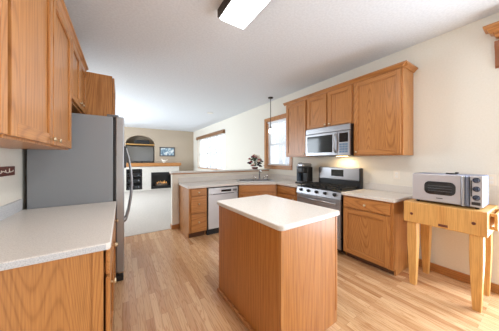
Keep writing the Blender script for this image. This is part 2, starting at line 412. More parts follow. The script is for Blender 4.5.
for k, (x, y, h, r, lab) in enumerate(((9.5, 10.6, 7, .17, 'bare grey tree outside, at the left of the kitchen window'), (12.5, 13.2, 8, .2, 'bare grey tree outside, in the middle of the kitchen window'),
        (11.0, 26.5, 9, .2, 'bare grey tree outside, at the left of the living room window'), (17.0, 43, 11, .3, 'bare grey tree outside, left of centre in the living room window'), (9.5, 20.6, 8, .18, 'bare grey tree outside, at the right of the living room window'), (14.0, 33.6, 10, .25, 'bare grey tree outside, in the middle of the living room window'))):
    tree(x, y, h, r, lab, k+3)

# ------------------------------------------------------------------ cabinets
def knob_on(parent, T, x, z, y0, m=None):
    b = MB(); K = T @ Matrix.Translation((x, y0, z)) @ Matrix.Rotation(R(-90), 4, 'X')
    b.lathe([(0.0, 0), (0.008, 0), (0.006, 0.008), (0.006, 0.014), (0.014, 0.018), (0.016, 0.023), (0.013, 0.028), (0.0, 0.03)], K, 14)
    return obj('knob', b, m or M['nickel'], parent)
def front(parent, T, name, x0, z0, w, h, horiz, knob=None, fr=0.06, t=0.022, flat=False):
    b = MB(); mv, mh = 0, 1
    if flat:
        b.box((x0, 0, z0), (x0+w, t, z0+h), T, 0.005, mh if horiz else mv)
    else:
        b.box((x0, 0.0, z0), (x0+fr, t, z0+h), T, 0.003, mv).box((x0+w-fr, 0, z0), (x0+w, t, z0+h), T, 0.003, mv)
        b.box((x0+fr, 0, z0), (x0+w-fr, t, z0+fr), T, 0.003, mh).box((x0+fr, 0, z0+h-fr), (x0+w-fr, t, z0+h), T, 0.003, mh)
        b.box((x0+fr-.002, 0.0, z0+fr-.002), (x0+w-fr+.002, t-0.013, z0+h-fr+.002), T, 0, mv)
        g = 0.008   # small inner bead
        for (a, c) in (((x0+fr, t-.012, z0+fr), (x0+fr+g, t-.004, z0+h-fr)), ((x0+w-fr-g, t-.012, z0+fr), (x0+w-fr, t-.004, z0+h-fr))): b.box(a, c, T, 0, mv)
        for (a, c) in (((x0+fr, t-.012, z0+fr), (x0+w-fr, t-.004, z0+fr+g)), ((x0+fr, t-.012, z0+h-fr-g), (x0+w-fr, t-.004, z0+h-fr))): b.box(a, c, T, 0, mh)
    hz = 'x' if abs(T[0][0]) > abs(T[1][0]) else 'y'
    o = obj(name, b, [OAK['z'], OAK[hz]], parent)
    for kn in ([knob] if isinstance(knob, tuple) else (knob or [])): knob_on(o, T, kn[0], kn[1], t, M['nickel'])
    return o
def cabinet(name, label, o, u, n, w, d, z0, z1, fronts, toe=0.0, cat='cabinet', gap=0.003):
    """body occupies x 0..w, y -d..0 ; fronts stand on y=0"""
    T = basis((o[0], o[1], 0), u, n)
    t = thing(name, label, cat, (o[0], o[1], z0))
    b = MB()
    if toe:
        b.box((0, -d, toe), (w, 0, z1), T)
        b.box((0, -d, z0), (0.018, -0.06, toe), T).box((w-0.018, -d, z0), (w, -0.06, toe), T)
    else: b.box((0, -d, z0), (w, 0, z1), T, 0.002)
    obj('body', b, OAK['z'], t)
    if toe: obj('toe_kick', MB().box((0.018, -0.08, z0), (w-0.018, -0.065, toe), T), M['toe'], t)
    Tf = basis((o[0]+n[0]*gap, o[1]+n[1]*gap, 0), u, n)
    for f in fronts: front(t, Tf, *f)
    return t, T
# left wall, upper cabinets (doors face +X)
UF, UB, UT = -0.42, 1.463, 2.535
def left_upper(label, y0, y1, zb, doors):
    return cabinet('wall_cabinet', label, (UF, y0), (0, 1, 0), (1, 0, 0), y1-y0, UF-XL, zb, UT, doors)
H_ = UT-UB
left_upper('oak wall cabinet over the left counter with two tall doors', 1.252, 2.47, UB,
    [('door', 0.006, UB+0.012, 0.6, H_-0.032, False, (0.545, UB+0.045)), ('door', 0.63, UB+0.012, 0.572, H_-0.032, False, (0.685, UB+0.045))])
left_upper('oak wall cabinet at the left edge of the photo, nearest the camera', 0.45, 1.236, UB,
    [('door', 0.012, UB+0.012, 0.39, H_-0.032, False, None), ('door', 0.415, UB+0.012, 0.36, H_-0.032, False, None)])
left_upper('short oak cabinet above the refrigerator', 2.472, 3.35, 1.94,
    [('door', 0.012, 1.96, 0.42, UT-1.98, False, (0.38, 2.0)), ('door', 0.445, 1.96, 0.42, UT-1.98, False, (0.49, 2.0))])
pt, _ = cabinet('pantry_cabinet', 'tall oak pantry cabinet behind the refrigerator, its side panel showing', (-0.115, 3.352), (0, 1, 0), (1, 0, 0), 0.6, -0.115-XL-0.022, 0, UT,
    [('door', 0.012, 0.12, 0.575, 1.2, False, (0.06, 1.2)), ('door', 0.012, 1.34, 0.575, UT-1.36, False, (0.06, 1.42))], toe=0.1)
CR = [(0, 0), (0.012, 0), (0.018, 0.012), (0.036, 0.03), (0.048, 0.036), (0.05, 0.05), (0, 0.05)]
cr = MB().sweep(CR, 0.45, 3.35, basis((UF+0.001, 0, UT-0.012), (0, 1, 0), (1, 0, 0))); struct('trim_4', cr, OAK['y'])
# left base cabinet and counter
bx, _ = cabinet('base_cabinet', 'oak base cabinet under the left counter, plain end panel toward the viewer', (-0.088, 1.365), (0, 1, 0), (1, 0, 0), 1.25, -0.088-XL-0.022, 0, 0.876,
    [('drawer', 0.03, 0.715, 0.57, 0.14, True, (0.285, 0.785), 0.03, 0.02, True), ('drawer', 0.63, 0.715, 0.59, 0.14, True, (0.295+0.63, 0.785), 0.03, 0.02, True),
     ('door', 0.03, 0.115, 0.57, 0.58, False, (0.065, 0.65)), ('door', 0.63, 0.115, 0.59, 0.58, False, (0.665, 0.65))], toe=0.1, gap=0.009)
obj('end_panel', MB().box((XL+0.022, 1.357, 0.0), (-0.1, 1.365, 0.876)), PANEL, bx)
obj('corner_stile', MB().box((-0.135, 1.352, 0.1), (-0.09, 1.365, 0.876), bev=0.002), OAK['z'], bx)
lc = thing('countertop', 'speckled off-white countertop along the left wall', 'countertop', (-0.4, 1.98, 0.876))
obj('worktop', MB().prism([(XL, 1.335), (-0.072, 1.335), (-0.058, 1.341), (-0.052, 1.355), (-0.052, 2.655), (XL, 2.655)], 0.876, 0.914, bev=0.006), M['counter'], lc)
obj('backsplash', MB().box((XL, 1.335, 0.914), (XL+0.02, 2.63, 1.016), bev=0.003), M['counter_edge'], lc)
obj('edge_shade_strip', MB().box((XL, 1.333, 0.8795), (-0.074, 1.336, 0.9085)), M['counter_edge'], lc)  # greyer strip; the front edge's shade is put into its colour
# right wall, upper cabinets (doors face -X)
RF = 2.93; RZ0, RZ1 = 1.432, 2.535
def right_upper(label, y0, y1, zb, doors):
    return cabinet('wall_cabinet', label, (RF, y0), (0, 1, 0), (-1, 0, 0), y1-y0, XW-RF, zb, RZ1, doors)
right_upper('wide oak wall cabinet with one big door, right of the microwave', 1.03, 1.655, RZ0, [('door', 0.02, RZ0+0.02, 0.585, RZ1-RZ0-0.055, False, (0.57, RZ0+0.055), 0.055)])
right_upper('short two-door oak cabinet above the microwave', 1.657, 2.545, 1.925, [('door', 0.02, 1.94, 0.41, RZ1-1.975, False, (0.39, 1.97), 0.055), ('door', 0.46, 1.94, 0.41, RZ1-1.975, False, (0.475, 1.97), 0.055)])
right_upper('narrow oak wall cabinet left of the microwave, beside the kitchen window', 2.547, 3.11, RZ0, [('door', 0.02, RZ0+0.02, 0.525, RZ1-RZ0-0.055, False, (0.04, RZ0+0.055), 0.055)])
cr = MB().sweep(CR, 0.98, 3.16, basis((RF, 0, RZ1-0.012), (0, 1, 0), (-1, 0, 0)))
CR2 = basis((0, 1.03, RZ1-0.012), (1, 0, 0), (0, -1, 0)); cr.sweep(CR, RF-0.05, XW, CR2)
struct('trim_5', cr, OAK['y'])
# right base cabinet between range and table
BF = 2.655
cabinet('base_cabinet', 'oak base cabinet with one drawer and one door, right of the range', (BF, 1.03), (0, 1, 0), (-1, 0, 0), 0.62, XW-BF-0.022, 0, 0.876,
    [('drawer', 0.03, 0.72, 0.575, 0.135, True, (0.31, 0.785), 0.03, 0.02, True), ('door', 0.03, 0.095, 0.575, 0.605, False, None)], toe=0.075)
rc = thing('countertop', 'speckled off-white countertop piece right of the range', 'countertop', (2.93, 1.33, 0.876))
obj('worktop', MB().prism([(2.64, 1.005), (XW, 1.005), (XW, 1.66), (2.622, 1.66), (2.622, 1.023), (2.627, 1.010)], 0.876, 0.914, bev=0.006), M['counter'], rc)
obj('backsplash', MB().box((XW-0.02, 1.005, 0.914), (XW, 1.66, 1.016), bev=0.003), M['counter'], rc)

# peninsula: drawers, dishwasher, corner sink base, cabinet beside range
PF = 3.43
dz = 0.02
dc, _ = cabinet('drawer_cabinet', 'narrow oak three-drawer base cabinet at the free end of the peninsula', (0.965, PF), (1, 0, 0), (0, -1, 0), 0.325, 4.12-PF, 0, 0.876,
    [('drawer', 0.035, 0.745, 0.27, 0.115, True, (0.17, 0.80), 0.03, 0.02, True), ('drawer', 0.035, 0.445, 0.27, 0.28, True, (0.17, 0.6), 0.03, 0.02, True), ('drawer', 0.035, 0.115, 0.27, 0.31, True, (0.17, 0.28), 0.03, 0.02, True)], toe=0.1)
DG = [(1.955, PF), (2.645, 3.09)]     # diagonal sink front
du = Vector((DG[1][0]-DG[0][0], DG[1][1]-DG[0][1], 0)); DL = du.length; du.normalize(); dn = Vector((du.y, -du.x, 0)); dn = -dn if dn.y > 0 else dn
Td = basis((DG[0][0], DG[0][1], 0), du, dn)
sb = thing('sink_cabinet', 'oak corner sink cabinet set at an angle beside the dishwasher', 'cabinet', (2.3, 3.3, 0))
bb = MB().prism([(DG[0][0], DG[0][1]), (DG[1][0], DG[1][1]), (XW-0.002, 3.09), (XW-0.002, 4.118), (1.955, 4.118)], 0.1, 0.66)
bb.box((0, -0.02, 0.66), (DL, 0, 0.876), Td)
obj('body', bb, OAK['z'], sb)
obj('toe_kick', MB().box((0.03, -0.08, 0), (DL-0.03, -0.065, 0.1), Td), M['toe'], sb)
front(sb, Td, 'drawer_front', 0.03, 0.735, DL-0.06, 0.125, True, None, 0.03, 0.02, True)
front(sb, Td, 'door', 0.03, 0.115, DL/2-0.035, 0.595, False, (DL/2-0.04, 0.65))
front(sb, Td, 'door', DL/2+0.005, 0.115, DL/2-0.035, 0.595, False, (DL/2+0.04, 0.65))
cabinet('base_cabinet', 'oak base cabinet between the corner sink and the range', (BF, 2.53), (0, 1, 0), (-1, 0, 0), 0.558, XW-BF-0.022, 0, 0.876,
    [('drawer', 0.03, 0.735, 0.49, 0.125, True, None, 0.03, 0.02, True), ('door', 0.03, 0.115, 0.49, 0.595, False, (0.07, 0.65))], toe=0.1)
pc = thing('countertop', 'speckled off-white corner countertop around the sink and along the peninsula', 'countertop', (2.3, 3.7, 0.876))
SKC = Vector((2.50, 3.66, 0)); su = du; sn = -dn
def sk(x, y): p = SKC+su*x+sn*y; return (p.x, p.y)
hole = [sk(x, y) for x, y in rounded(-0.37, -0.2, 0.37, 0.2, 0.05)]
e1 = Vector((DG[0][0], DG[0][1], 0))+dn*0.03; e2 = Vector((DG[1][0], DG[1][1], 0))+dn*0.03
obj('worktop', MB().prism([(0.945, PF-0.015), (0.952, PF-0.028), (0.965, PF-0.035), (1.945, PF-0.035), (e2.x-0.012, e2.y), (2.622, 2.518), (XW, 2.518), (XW, PY0), (0.945, PY0)], 0.876, 0.914, bev=0.006, hole=hole), M['counter'], pc)
obj('backsplash', MB().box((XW-0.02, 2.52, 0.914), (XW, PY0, 1.016), bev=0.003).box((0.95, PY0-0.02, 0.914), (XW-0.02, PY0, 1.016), bev=0.003), M['counter'], pc)
# sink and faucet
Tsk = Matrix(((su.x, sn.x, 0, SKC.x), (su.y, sn.y, 0, SKC.y), (0, 0, 1, 0), (0, 0, 0, 1)))
s = thing('sink', 'stainless double-bowl drop-in sink in the corner countertop', 'sink', (SKC.x, SKC.y, 0.74))
rim = MB().prism(rounded(-0.41, -0.24, 0.41, 0.24, 0.06), 0.914, 0.924, Tsk, hole=rounded(-0.35, -0.19, 0.35, 0.19, 0.05)); obj('rim', rim, M['steel_lt'], s)
for xa, xb in ((-0.35, -0.01), (0.01, 0.35)):
    b = MB().box((xa, -0.19, 0.72), (xb, 0.19, 0.73), Tsk).box((xa, -0.19, 0.73), (xa+0.008, 0.19, 0.92), Tsk).box((xb-0.008, -0.19, 0.73), (xb, 0.19, 0.92), Tsk).box((xa, -0.19, 0.73), (xb, -0.182, 0.92), Tsk).box((xa, 0.182, 0.73), (xb, 0.19, 0.92), Tsk)
    obj('bowl', b, M['steel'], s)
fp = Vector((2.70, 3.76, 0.914))
f = thing('faucet', 'chrome kitchen faucet standing behind the corner sink', 'faucet', fp)
fx = -sn
obj('base_plate', MB().box((-0.12, -0.028, 0), (0.12, 0.028, 0.014), Matrix.Translation(fp) @ Matrix(((su.x, sn.x, 0, 0), (su.y, sn.y, 0, 0), (0, 0, 1, 0), (0, 0, 0, 1))), 0.006), M['chrome'], f)
pts = [fp+Vector((0, 0, 0.01))]+[fp+fx*(0.1-0.1*math.cos(a))+Vector((0, 0, 0.15+0.08*math.sin(a))) for a in [math.pi*k/8 for k in range(8)]]
obj('spout', MB().tube(pts, 0.017, 10), M['chrome'], f)
for sgn in (-1, 1):
    c = fp+su*0.09*sgn; b = MB().cyl(c+Vector((0, 0, 0.01)), c+Vector((0, 0, 0.05)), 0.016); b.tube([c+Vector((0, 0, 0.05)), c+su*0.06*sgn+Vector((0, 0, 0.075))], 0.008, 8); obj('handle', b, M['chrome'], f)
c = fp+su*0.19; b = MB().lathe([(0.018, 0), (0.016, 0.02), (0.013, 0.06), (0.02, 0.09), (0.012, 0.12), (0, 0.125)], Matrix.Translation(c), 12)
tag(obj('side_sprayer', b, M['chrome']), 'chrome side sprayer standing right of the faucet', 'sprayer')

# dishwasher
d = thing('dishwasher', 'stainless dishwasher built into the peninsula beside the drawers', 'dishwasher', (1.6, PF, 0))
obj('tub', MB().box((1.295, PF, 0.1), (1.95, 4.1, 0.872)), M['black'], d)
dd = obj('door', MB().box((1.308, PF-0.03, 0.115), (1.915, PF, 0.735), bev=0.006), M['steel_lt'], d)
cp = obj('control_panel', MB().box((1.308, PF-0.034, 0.74), (1.915, PF, 0.855), bev=0.008), M['steel_lt'], d)
obj('display', MB().box((1.56, PF-0.036, 0.775), (1.77, PF-0.03, 0.815)), M['glass_dk'], cp)
obj('buttons', MB().box((1.80, PF-0.036, 0.775), (1.89, PF-0.03, 0.815)), M['steel_dk'], cp)
obj('top_trim', MB().box((1.30, PF-0.01, 0.857), (1.95, PF, 0.872)), M['black'], d)
obj('handle', MB().box((1.40, PF-0.045, 0.735), (1.83, PF-0.03, 0.75), bev=0.004), M['steel_dk'], dd)
obj('kick_plate', MB().box((1.3, PF+0.02, 0.0), (1.95, PF+0.05, 0.1)), M['black'], d)

# refrigerator
FX, FY0, FY1, FZ = -0.085, 2.665, 3.325, 1.85
fr = thing('refrigerator', 'stainless side-by-side refrigerator with grey side panel', 'refrigerator', (-0.4, 2.98, 0))
obj('cabinet_shell', MB().box((-0.745, FY0, 0.05), (FX, FY1, FZ), bev=0.008), M['fridge_side'], fr)
for (a, b_, hy, nm) in ((FY0, 2.945, 2.86, 'freezer'), (2.955, FY1, 3.04, 'fresh')):
    dr = obj('door', MB().box((FX+0.024, a+0.002, 0.1), (0.022, b_-0.002, FZ+0.005), bev=0.012, seg=3), M['steel'], fr)
    pts = [(px_+0.02, hy, pz_) for px_, pz_ in ((0.0, 0.62), (0.022, 0.64), (0.05, 0.75), (0.076, 0.92), (0.085, 1.08), (0.076, 1.24), (0.05, 1.40), (0.022, 1.51), (0.0, 1.53))]
    obj('handle', MB().tube(pts, 0.012, 10), M['steel'], dr)
    if nm == 'freezer': obj('dispenser', MB().box((0.02, 2.70, 1.28), (0.042, 2.83, 1.53), bev=0.006), M['black'], dr)
    obj('hinge_cap', MB().box((-0.14, (a+0.005 if nm == 'freezer' else b_-0.065), FZ), (-0.03, (a+0.065 if nm == 'freezer' else b_-0.005), FZ+0.025), bev=0.006), M['steel_dk'], fr)
obj('gasket', MB().box((FX, FY0+0.006, 0.1), (FX+0.024, FY1-0.012, FZ-0.01)), M['black'], fr)
obj('base_grille', MB().box((-0.7, FY0+0.02, 0.02), (-0.04, FY1-0.02, 0.095)), M['black'], fr)
for yy in (FY0+0.03, FY1-0.06):
    obj('foot', MB().box((-0.09, yy-0.02, 0.0), (0.015, yy+0.05, 0.06), bev=0.006), M['black'], fr)

# ------------------------------------------------------------------ island
isl = thing('kitchen_island', 'oak kitchen island with a rounded off-white top, in the centre of the floor', 'kitchen island', (0, 0, 0))
w, l = 0.70, 0.985
obj('countertop', MB().prism(rounded(0, 0, w, l, 0.035, n=6), 0.902, 0.94, bev=0.008), M['counter'], isl)
obj('body', MB().box((0.03, 0.028, 0.1), (w-0.03, l-0.03, 0.902)).box((0.03, 0.028, 0), (w-0.09, l-0.03, 0.1)), VENEER, isl)
obj('front_panel', MB().box((0.042, 0.022, 0.0), (w-0.03, 0.028, 0.902)).box((w-0.05, 0.018, 0.1), (w-0.028, 0.03, 0.902), bev=.003), VENEER, isl)
obj('side_panel', MB().box((0.024, 0.04, 0.0), (0.03, l-0.03, 0.902)), VENEER, isl)
obj('corner_trim', MB().box((0.019, 0.018, 0), (0.042, 0.04, 0.902), bev=0.004), OAK['z'], isl)
obj('base_moulding', MB().box((0.004, 0.018, 0), (0.024, l-0.02, 0.035), bev=0.006), OAK['y'], isl)
Ti = basis((w-0.03, 0.03, 0), (0, 1, 0), (1, 0, 0))
for k in range(2):
    front(isl, Ti, 'drawer', 0.02+k*0.46, 0.74, 0.44, 0.14, True, (0.24+k*0.46, 0.81), 0.03, 0.02, True)
    front(isl, Ti, 'door', 0.02+k*0.46, 0.12, 0.44, 0.6, False, (0.41 if k == 0 else 0.53, 0.66))
isl.location = (0.865, 0.967, 0); isl.rotation_euler = (0, 0, R(2))

# ------------------------------------------------------------------ range and microwave
RY0, RY1 = 1.668, 2.512; RX = 2.62
rg = thing('gas_range', 'stainless gas range with black cast-iron grates', 'range', (2.93, 2.09, 0))
obj('body', MB().box((RX+0.03, RY0, 0.05), (XW-0.03, RY1, 0.90), bev=0.004), M['black'], rg)
obj('cooktop', MB().box((RX+0.01, RY0+0.002, 0.90), (XW-0.1, RY1-0.002, 0.918), bev=0.006), M['black'], rg)
b = MB().prism([(RX-0.01, 0.80), (RX+0.03, 0.80), (RX+0.05, 0.915), (RX+0.02, 0.915)], RY0, RY1)
for v_ in b.bm.verts: v_.co = Vector((v_.co.x, v_.co.z, v_.co.y))
bmesh.ops.recalc_face_normals(b.bm, faces=b.bm.faces)
cpn = obj('control_panel', b, M['steel'], rg)
for k in range(5):
    y = RY1-0.1-k*(RY1-RY0-0.2)/4; p = Vector((RX+0.004, y, 0.857)); n_ = Vector((-1, 0, 0.27)).normalized()
    bk = MB().cyl(p, p+n_*0.012, 0.026, 0.024); bk.cyl(p+n_*0.012, p+n_*0.034, 0.02, 0.017); bk.box((-0.004, -0.018, 0.03), (0.004, 0.018, 0.04), Matrix.Translation(p) @ n_.to_track_quat('Z', 'Y').to_matrix().to_4x4())
    obj('knob', bk, M['black'], cpn)
od = obj('oven_door', MB().box((RX, RY0+0.005, 0.24), (RX+0.03, RY1-0.005, 0.79), bev=0.006), M['steel'], rg)
obj('oven_window', MB().box((RX-0.003, RY0+0.15, 0.36), (RX, RY1-0.15, 0.64)), M['glass_dk'], od)
obj('handle', MB().cyl((RX-0.05, RY0+0.06, 0.735), (RX-0.05, RY1-0.06, 0.735), 0.014).cyl((RX-0.05, RY0+0.09, 0.735), (RX, RY0+0.09, 0.735), 0.009).cyl((RX-0.05, RY1-0.09, 0.735), (RX, RY1-0.09, 0.735), 0.009), M['steel'], od)
obj('storage_drawer', MB().box((RX, RY0+0.005, 0.08), (RX+0.03, RY1-0.005, 0.23), bev=0.006), M['steel'], rg)
bgd = obj('backguard', MB().box((XW-0.11, RY0+0.004, 1.03), (XW-0.03, RY1-0.07, 1.245), bev=0.012), M['steel'], rg)
obj('backguard_base', MB().box((XW-0.1, RY0+0.004, 0.9), (XW-0.03, RY1-0.07, 1.03)), M['black'], rg)
obj('display', MB().box((XW-0.113, 1.95, 1.09), (XW-0.108, 2.18, 1.205)), M['glass_dk'], bgd)
obj('end_cap', MB().box((XW-0.115, RY0, 0.918), (XW-0.025, RY0+0.02, 1.235), bev=0.006), M['black'], rg)
obj('end_cap', MB().box((XW-0.115, RY1-0.085, 0.918), (XW-0.025, RY1-0.066, 1.235), bev=0.006), M['black'], rg)
for k in range(3):
    ya = RY0+0.03+k*(RY1-RY0-0.06)/3; yb = ya+(RY1-RY0-0.06)/3-0.01; g = MB()
    x0, x1, zt = RX+0.06, XW-0.14, 0.955
    for yy in (ya, yb-0.012, (ya+yb)/2-0.006): g.box((x0, yy, zt-0.012), (x1, yy+0.012, zt))
    for xx in (x0, (x0+x1)/2-0.006, x1-0.012, x0+(x1-x0)*.27, x0+(x1-x0)*.73): g.box((xx, ya, zt-0.012), (xx+0.012, yb, zt))
    for xx in (x0, x1-0.012):
        for yy in (ya, yb-0.012): g.box((xx, yy, 0.918), (xx+0.012, yy+0.012, zt))
    obj('grate', g, M['iron'], rg)
    for xx in ((x0+(x1-x0)*.27, x0+(x1-x0)*.73) if k != 1 else ((x0+x1)/2,)):
        obj('burner', MB().lathe([(0.05, 0.918), (0.05, 0.926), (0.036, 0.93), (0.036, 0.938), (0, 0.94)], Matrix.Translation((xx+0.006, (ya+yb)/2, 0)), 18), M['iron'], rg)

MX, MY0, MY1, MZ0, MZ1 = 2.84, 1.66, 2.50, 1.435, 1.915
mw = thing('microwave', 'stainless over-range microwave mounted under the short oak cabinet', 'microwave', (3.0, 2.08, MZ0))
obj('case', MB().box((MX+0.03, MY0, MZ0), (XW-0.002, MY1, MZ1), bev=0.004), M['black'], mw)
obj('vent_grille', MB().box((MX, MY0, MZ1-0.09), (MX+0.03, MY1, MZ1), bev=0.004), M['steel'], mw)
md = obj('door', MB().box((MX-0.005, MY0+0.2, MZ0+0.01), (MX+0.03, MY1, MZ1-0.098), bev=0.005), M['steel'], mw)
obj('door_window', MB().box((MX-0.009, MY0+0.29, MZ0+0.06), (MX-0.004, MY1-0.04, MZ1-0.135), bev=0.002), M['glass_dk'], md)
hp = [(MX-0.004, MY0+0.235, MZ0+0.05), (MX-0.035, MY0+0.235, MZ0+0.09), (MX-0.042, MY0+0.235, MZ0+0.2), (MX-0.035, MY0+0.235, MZ1-0.17), (MX-0.004, MY0+0.235, MZ1-0.13)]
obj('handle', MB().tube(hp, 0.014, 10), M['steel'], md)
mp_ = obj('control_panel', MB().box((MX-0.004, MY0+0.004, MZ0+0.01), (MX+0.03, MY0+0.197, MZ1-0.098), bev=0.004), M['steel'], mw)
obj('display', MB().box((MX-0.008, MY0+0.03, MZ0+0.21), (MX-0.003, MY0+0.17, MZ1-0.13)), M['glass_dk'], mp_)
kb = MB()
for r_ in range(4):
    for c_ in range(3): kb.box((MX-0.008, MY0+0.033+c_*0.048, MZ0+0.05+r_*0.037), (MX-0.003, MY0+0.073+c_*0.048, MZ0+0.08+r_*0.037), bev=0.002)
obj('keypad', kb, mat('blue_grey_keys', srgb(96, 122, 148), 0.4), mp_)
obj('lamp_lens', MB().box((MX+0.2, 1.85, MZ0-0.006), (MX+0.27, 2.02, MZ0), bev=.002), mat('lit_lens', (1, .85, .6), 0.4, emit=(1, .72, .35), estr=6), mw)
ul = area('range_lamp', (MX+0.24, 1.94, MZ0-0.012), (0, 0, 0), 0.08, 0.2, 2.2, (1, 0.72, 0.38)); ul.parent = mw; ul.location = Vector((MX+0.24, 1.94, MZ0-0.012))-mw.location

# coffee maker
cm = thing('coffee_maker', 'black pod coffee maker with silver lid, left of the range', 'coffee maker', (2.98, 2.66, 0.914))
obj('base', MB().box((2.84, 2.57, 0.914), (3.14, 2.77, 0.945), bev=0.01), M['black'], cm)
obj('body', MB().box((2.97, 2.575, 0.945), (3.13, 2.735, 1.24), bev=0.02), M['black'], cm)
obj('brew_head', MB().box((2.85, 2.58, 1.12), (3.0, 2.73, 1.24), bev=0.025), M['black'], cm)
obj('lid', MB().box((2.855, 2.577, 1.232), (3.11, 2.733, 1.305), bev=0.03, seg=4), M['steel'], cm)
obj('lid_handle', MB().tube([(2.88, 2.6, 1.29), (2.86, 2.62, 1.315), (2.86, 2.69, 1.315), (2.88, 2.71, 1.29)], 0.009), M['steel'], cm)
obj('water_tank', MB().box((2.9, 2.735, 0.95), (3.12, 2.79, 1.26), bev=0.014), mat('smoked_plastic', srgb(70, 80, 92), 0.15), cm)
obj('drip_tray', MB().box((2.845, 2.59, 0.945), (2.96, 2.72, 0.962), bev=0.004), M['steel_dk'], cm)

# ------------------------------------------------------------------ butcher block and toaster oven
TX0, TX1, TY0, TY1, TZ0, TZ1 = 2.665, 3.2, 0.325, 0.935, 0.69, 0.912
tb = thing('butcher_block_table', 'thick maple butcher block table on four tapered legs', 'table', (2.95, 0.63, 0))
obj('block', MB().box((TX0, TY0, TZ0), (TX1, TY1, TZ1), bev=0.008), [BLOCK['z']], tb)
for (lx, ly) in ((TX0+0.06, TY1-0.07), (TX0+0.06, TY0+0.07), (TX1-0.08, TY1-0.07), (TX1-0.08, TY0+0.07)):
    b = MB(); vs = []
    for z, h in ((0.0, 0.028), (0.22, 0.036), (0.46, 0.044), (TZ0, 0.044)):
        vs.append([b.bm.verts.new((lx+sx*h, ly+sy*h, z)) for sx, sy in ((-1, -1), (1, -1), (1, 1), (-1, 1))])
    for A, B in zip(vs, vs[1:]):
        for i in range(4): b.bm.faces.new((A[i], A[(i+1) % 4], B[(i+1) % 4], B[i]))
    b.bm.faces.new(vs[0]); b.bm.faces.new(vs[-1]); bmesh.ops.recalc_face_normals(b.bm, faces=b.bm.faces)
    es = [e for e in b.bm.edges if abs(e.verts[0].co.z-e.verts[1].co.z) > 0.05]
    bmesh.ops.bevel(b.bm, geom=es, offset=0.008, segments=2, affect='EDGES', profile=0.5)
    obj('leg', b, BLOCK['z'], tb)
for yy, zz in ((TY1-0.072, 0.785), (TY0+0.082, 0.798)):
    obj('bolt_plug', MB().lathe([(0.014, 0), (0.014, 0.004), (0.011, 0.007), (0, 0.007)], Matrix.Translation((TX0+0.001, yy, zz)) @ Matrix.Rotation(R(-90), 4, 'Y'), 14), M['mahog'], tb)
obj('maker_plate', MB().box((TX0-0.002, 0.575, TZ0+0.018), (TX0+0.002, 0.645, TZ0+0.042), bev=0.0008), M['mahog'], tb)
kr = MB().box((TX0+0.1, TY0-0.046, TZ1-0.165), (TX0+0.42, TY0-0.026, TZ1-0.02), bev=0.004).box((TX0+0.1, TY0-0.026, TZ1-0.165), (TX0+0.12, TY0, TZ1-0.14)).box((TX0+0.1, TY0-0.026, TZ1-0.045), (TX0+0.12, TY0, TZ1-0.02)).box((TX0+0.40, TY0-0.026, TZ1-0.165), (TX0+0.42, TY0, TZ1-0.02))
obj('knife_rack', kr, BLOCK['x'], tb)

OX, OXB, OY0, OY1, OZ0, OZ1 = 2.75, 3.04, 0.362, 0.882, 0.93, 1.225
to = thing('toaster_oven', 'silver toaster oven with three dials on the butcher block table', 'toaster oven', (2.92, 0.64, TZ1))
obj('case', MB().box((OX+0.015, OY0, OZ0), (OXB, OY1, OZ1), bev=0.012), M['oven_side'], to)
YS = 0.50
td = obj('door', MB().box((OX-0.005, YS, OZ0+0.005), (OX+0.015, OY1-0.002, OZ1-0.004), bev=0.006), M['oven_silver'], to)
wn = MB().prism(rounded(0.537, 1.012, 0.775, 1.146, 0.045), OX-0.008, OX-0.003)
for v_ in wn.bm.verts: v_.co = Vector((v_.co.z, v_.co.x, v_.co.y))
bmesh.ops.recalc_face_normals(wn.bm, faces=wn.bm.faces); obj('door_window', wn, M['glass_dk'], td)
rk = MB(); [rk.cyl((OX-0.0085, 0.565, 1.05+k*0.026), (OX-0.0085, 0.745, 1.05+k*0.026), 0.0016, seg=6) for k in range(3)]
obj('rack', rk, M['steel_dk'], td)
obj('name_plate', MB().box((OX-0.007, 0.63, 0.972), (OX-0.004, 0.68, 0.98)), M['frame_dk'], td)
obj('handle', MB().box((OX-0.03, 0.473, OZ0), (OX-0.006, 0.494, OZ1-0.006), bev=0.006), M['steel'], td)
obj('handle_grip', MB().box((OX-0.022, 0.447, OZ0+0.004), (OX+0.012, 0.471, OZ1-0.01), bev=0.005), mat('blue_grey_steel', srgb(120, 128, 146), 0.35, 0.7), td)
tp = obj('control_panel', MB().box((OX-0.006, OY0+0.001, OZ0+0.003), (OX+0.016, 0.444, OZ1-0.003), bev=0.005), M['oven_silver'], to)
obj('indicator_strip', MB().box((OX-0.009, 0.429, OZ0+0.1), (OX-0.005, 0.438, OZ1-0.045)), M['frame_dk'], tp)
for k in range(3):
    z = 1.02+k*0.081; p = Vector((OX-0.006, 0.402, z)); n_ = Vector((-1, 0, 0))
    b = MB().cyl(p, p+n_*0.006, 0.025, 0.024, 20); b.cyl(p+n_*0.006, p+n_*0.022, 0.021, 0.018, 20); b.box((OX-0.036, 0.397, z-0.018), (OX-0.026, 0.407, z+0.018), bev=0.002)
    obj('knob', b, M['knob_blue'], tp)
obj('label_plate', MB().box((OX-0.009, OY0+0.014, OZ0+0.022), (OX-0.005, OY0+0.07, OZ0+0.05), bev=0.001), M['frame_dk'], tp)
for zz in (OZ0+0.075, OZ0+0.205):
    obj('side_vent', MB().box((OX+0.1, OY0-0.002, zz), (OX+0.2, OY0+0.002, zz+0.05), bev=0.0015), M['steel_lt'], to)
for (fx_, fy_) in ((OX+0.04, OY0+0.04), (OX+0.04, OY1-0.04), (OXB-0.04, OY0+0.04), (OXB-0.04, OY1-0.04)):
    obj('foot', MB().cyl((fx_, fy_, TZ1), (fx_, fy_, OZ0+0.004), 0.014, 0.016), M['black'], to)
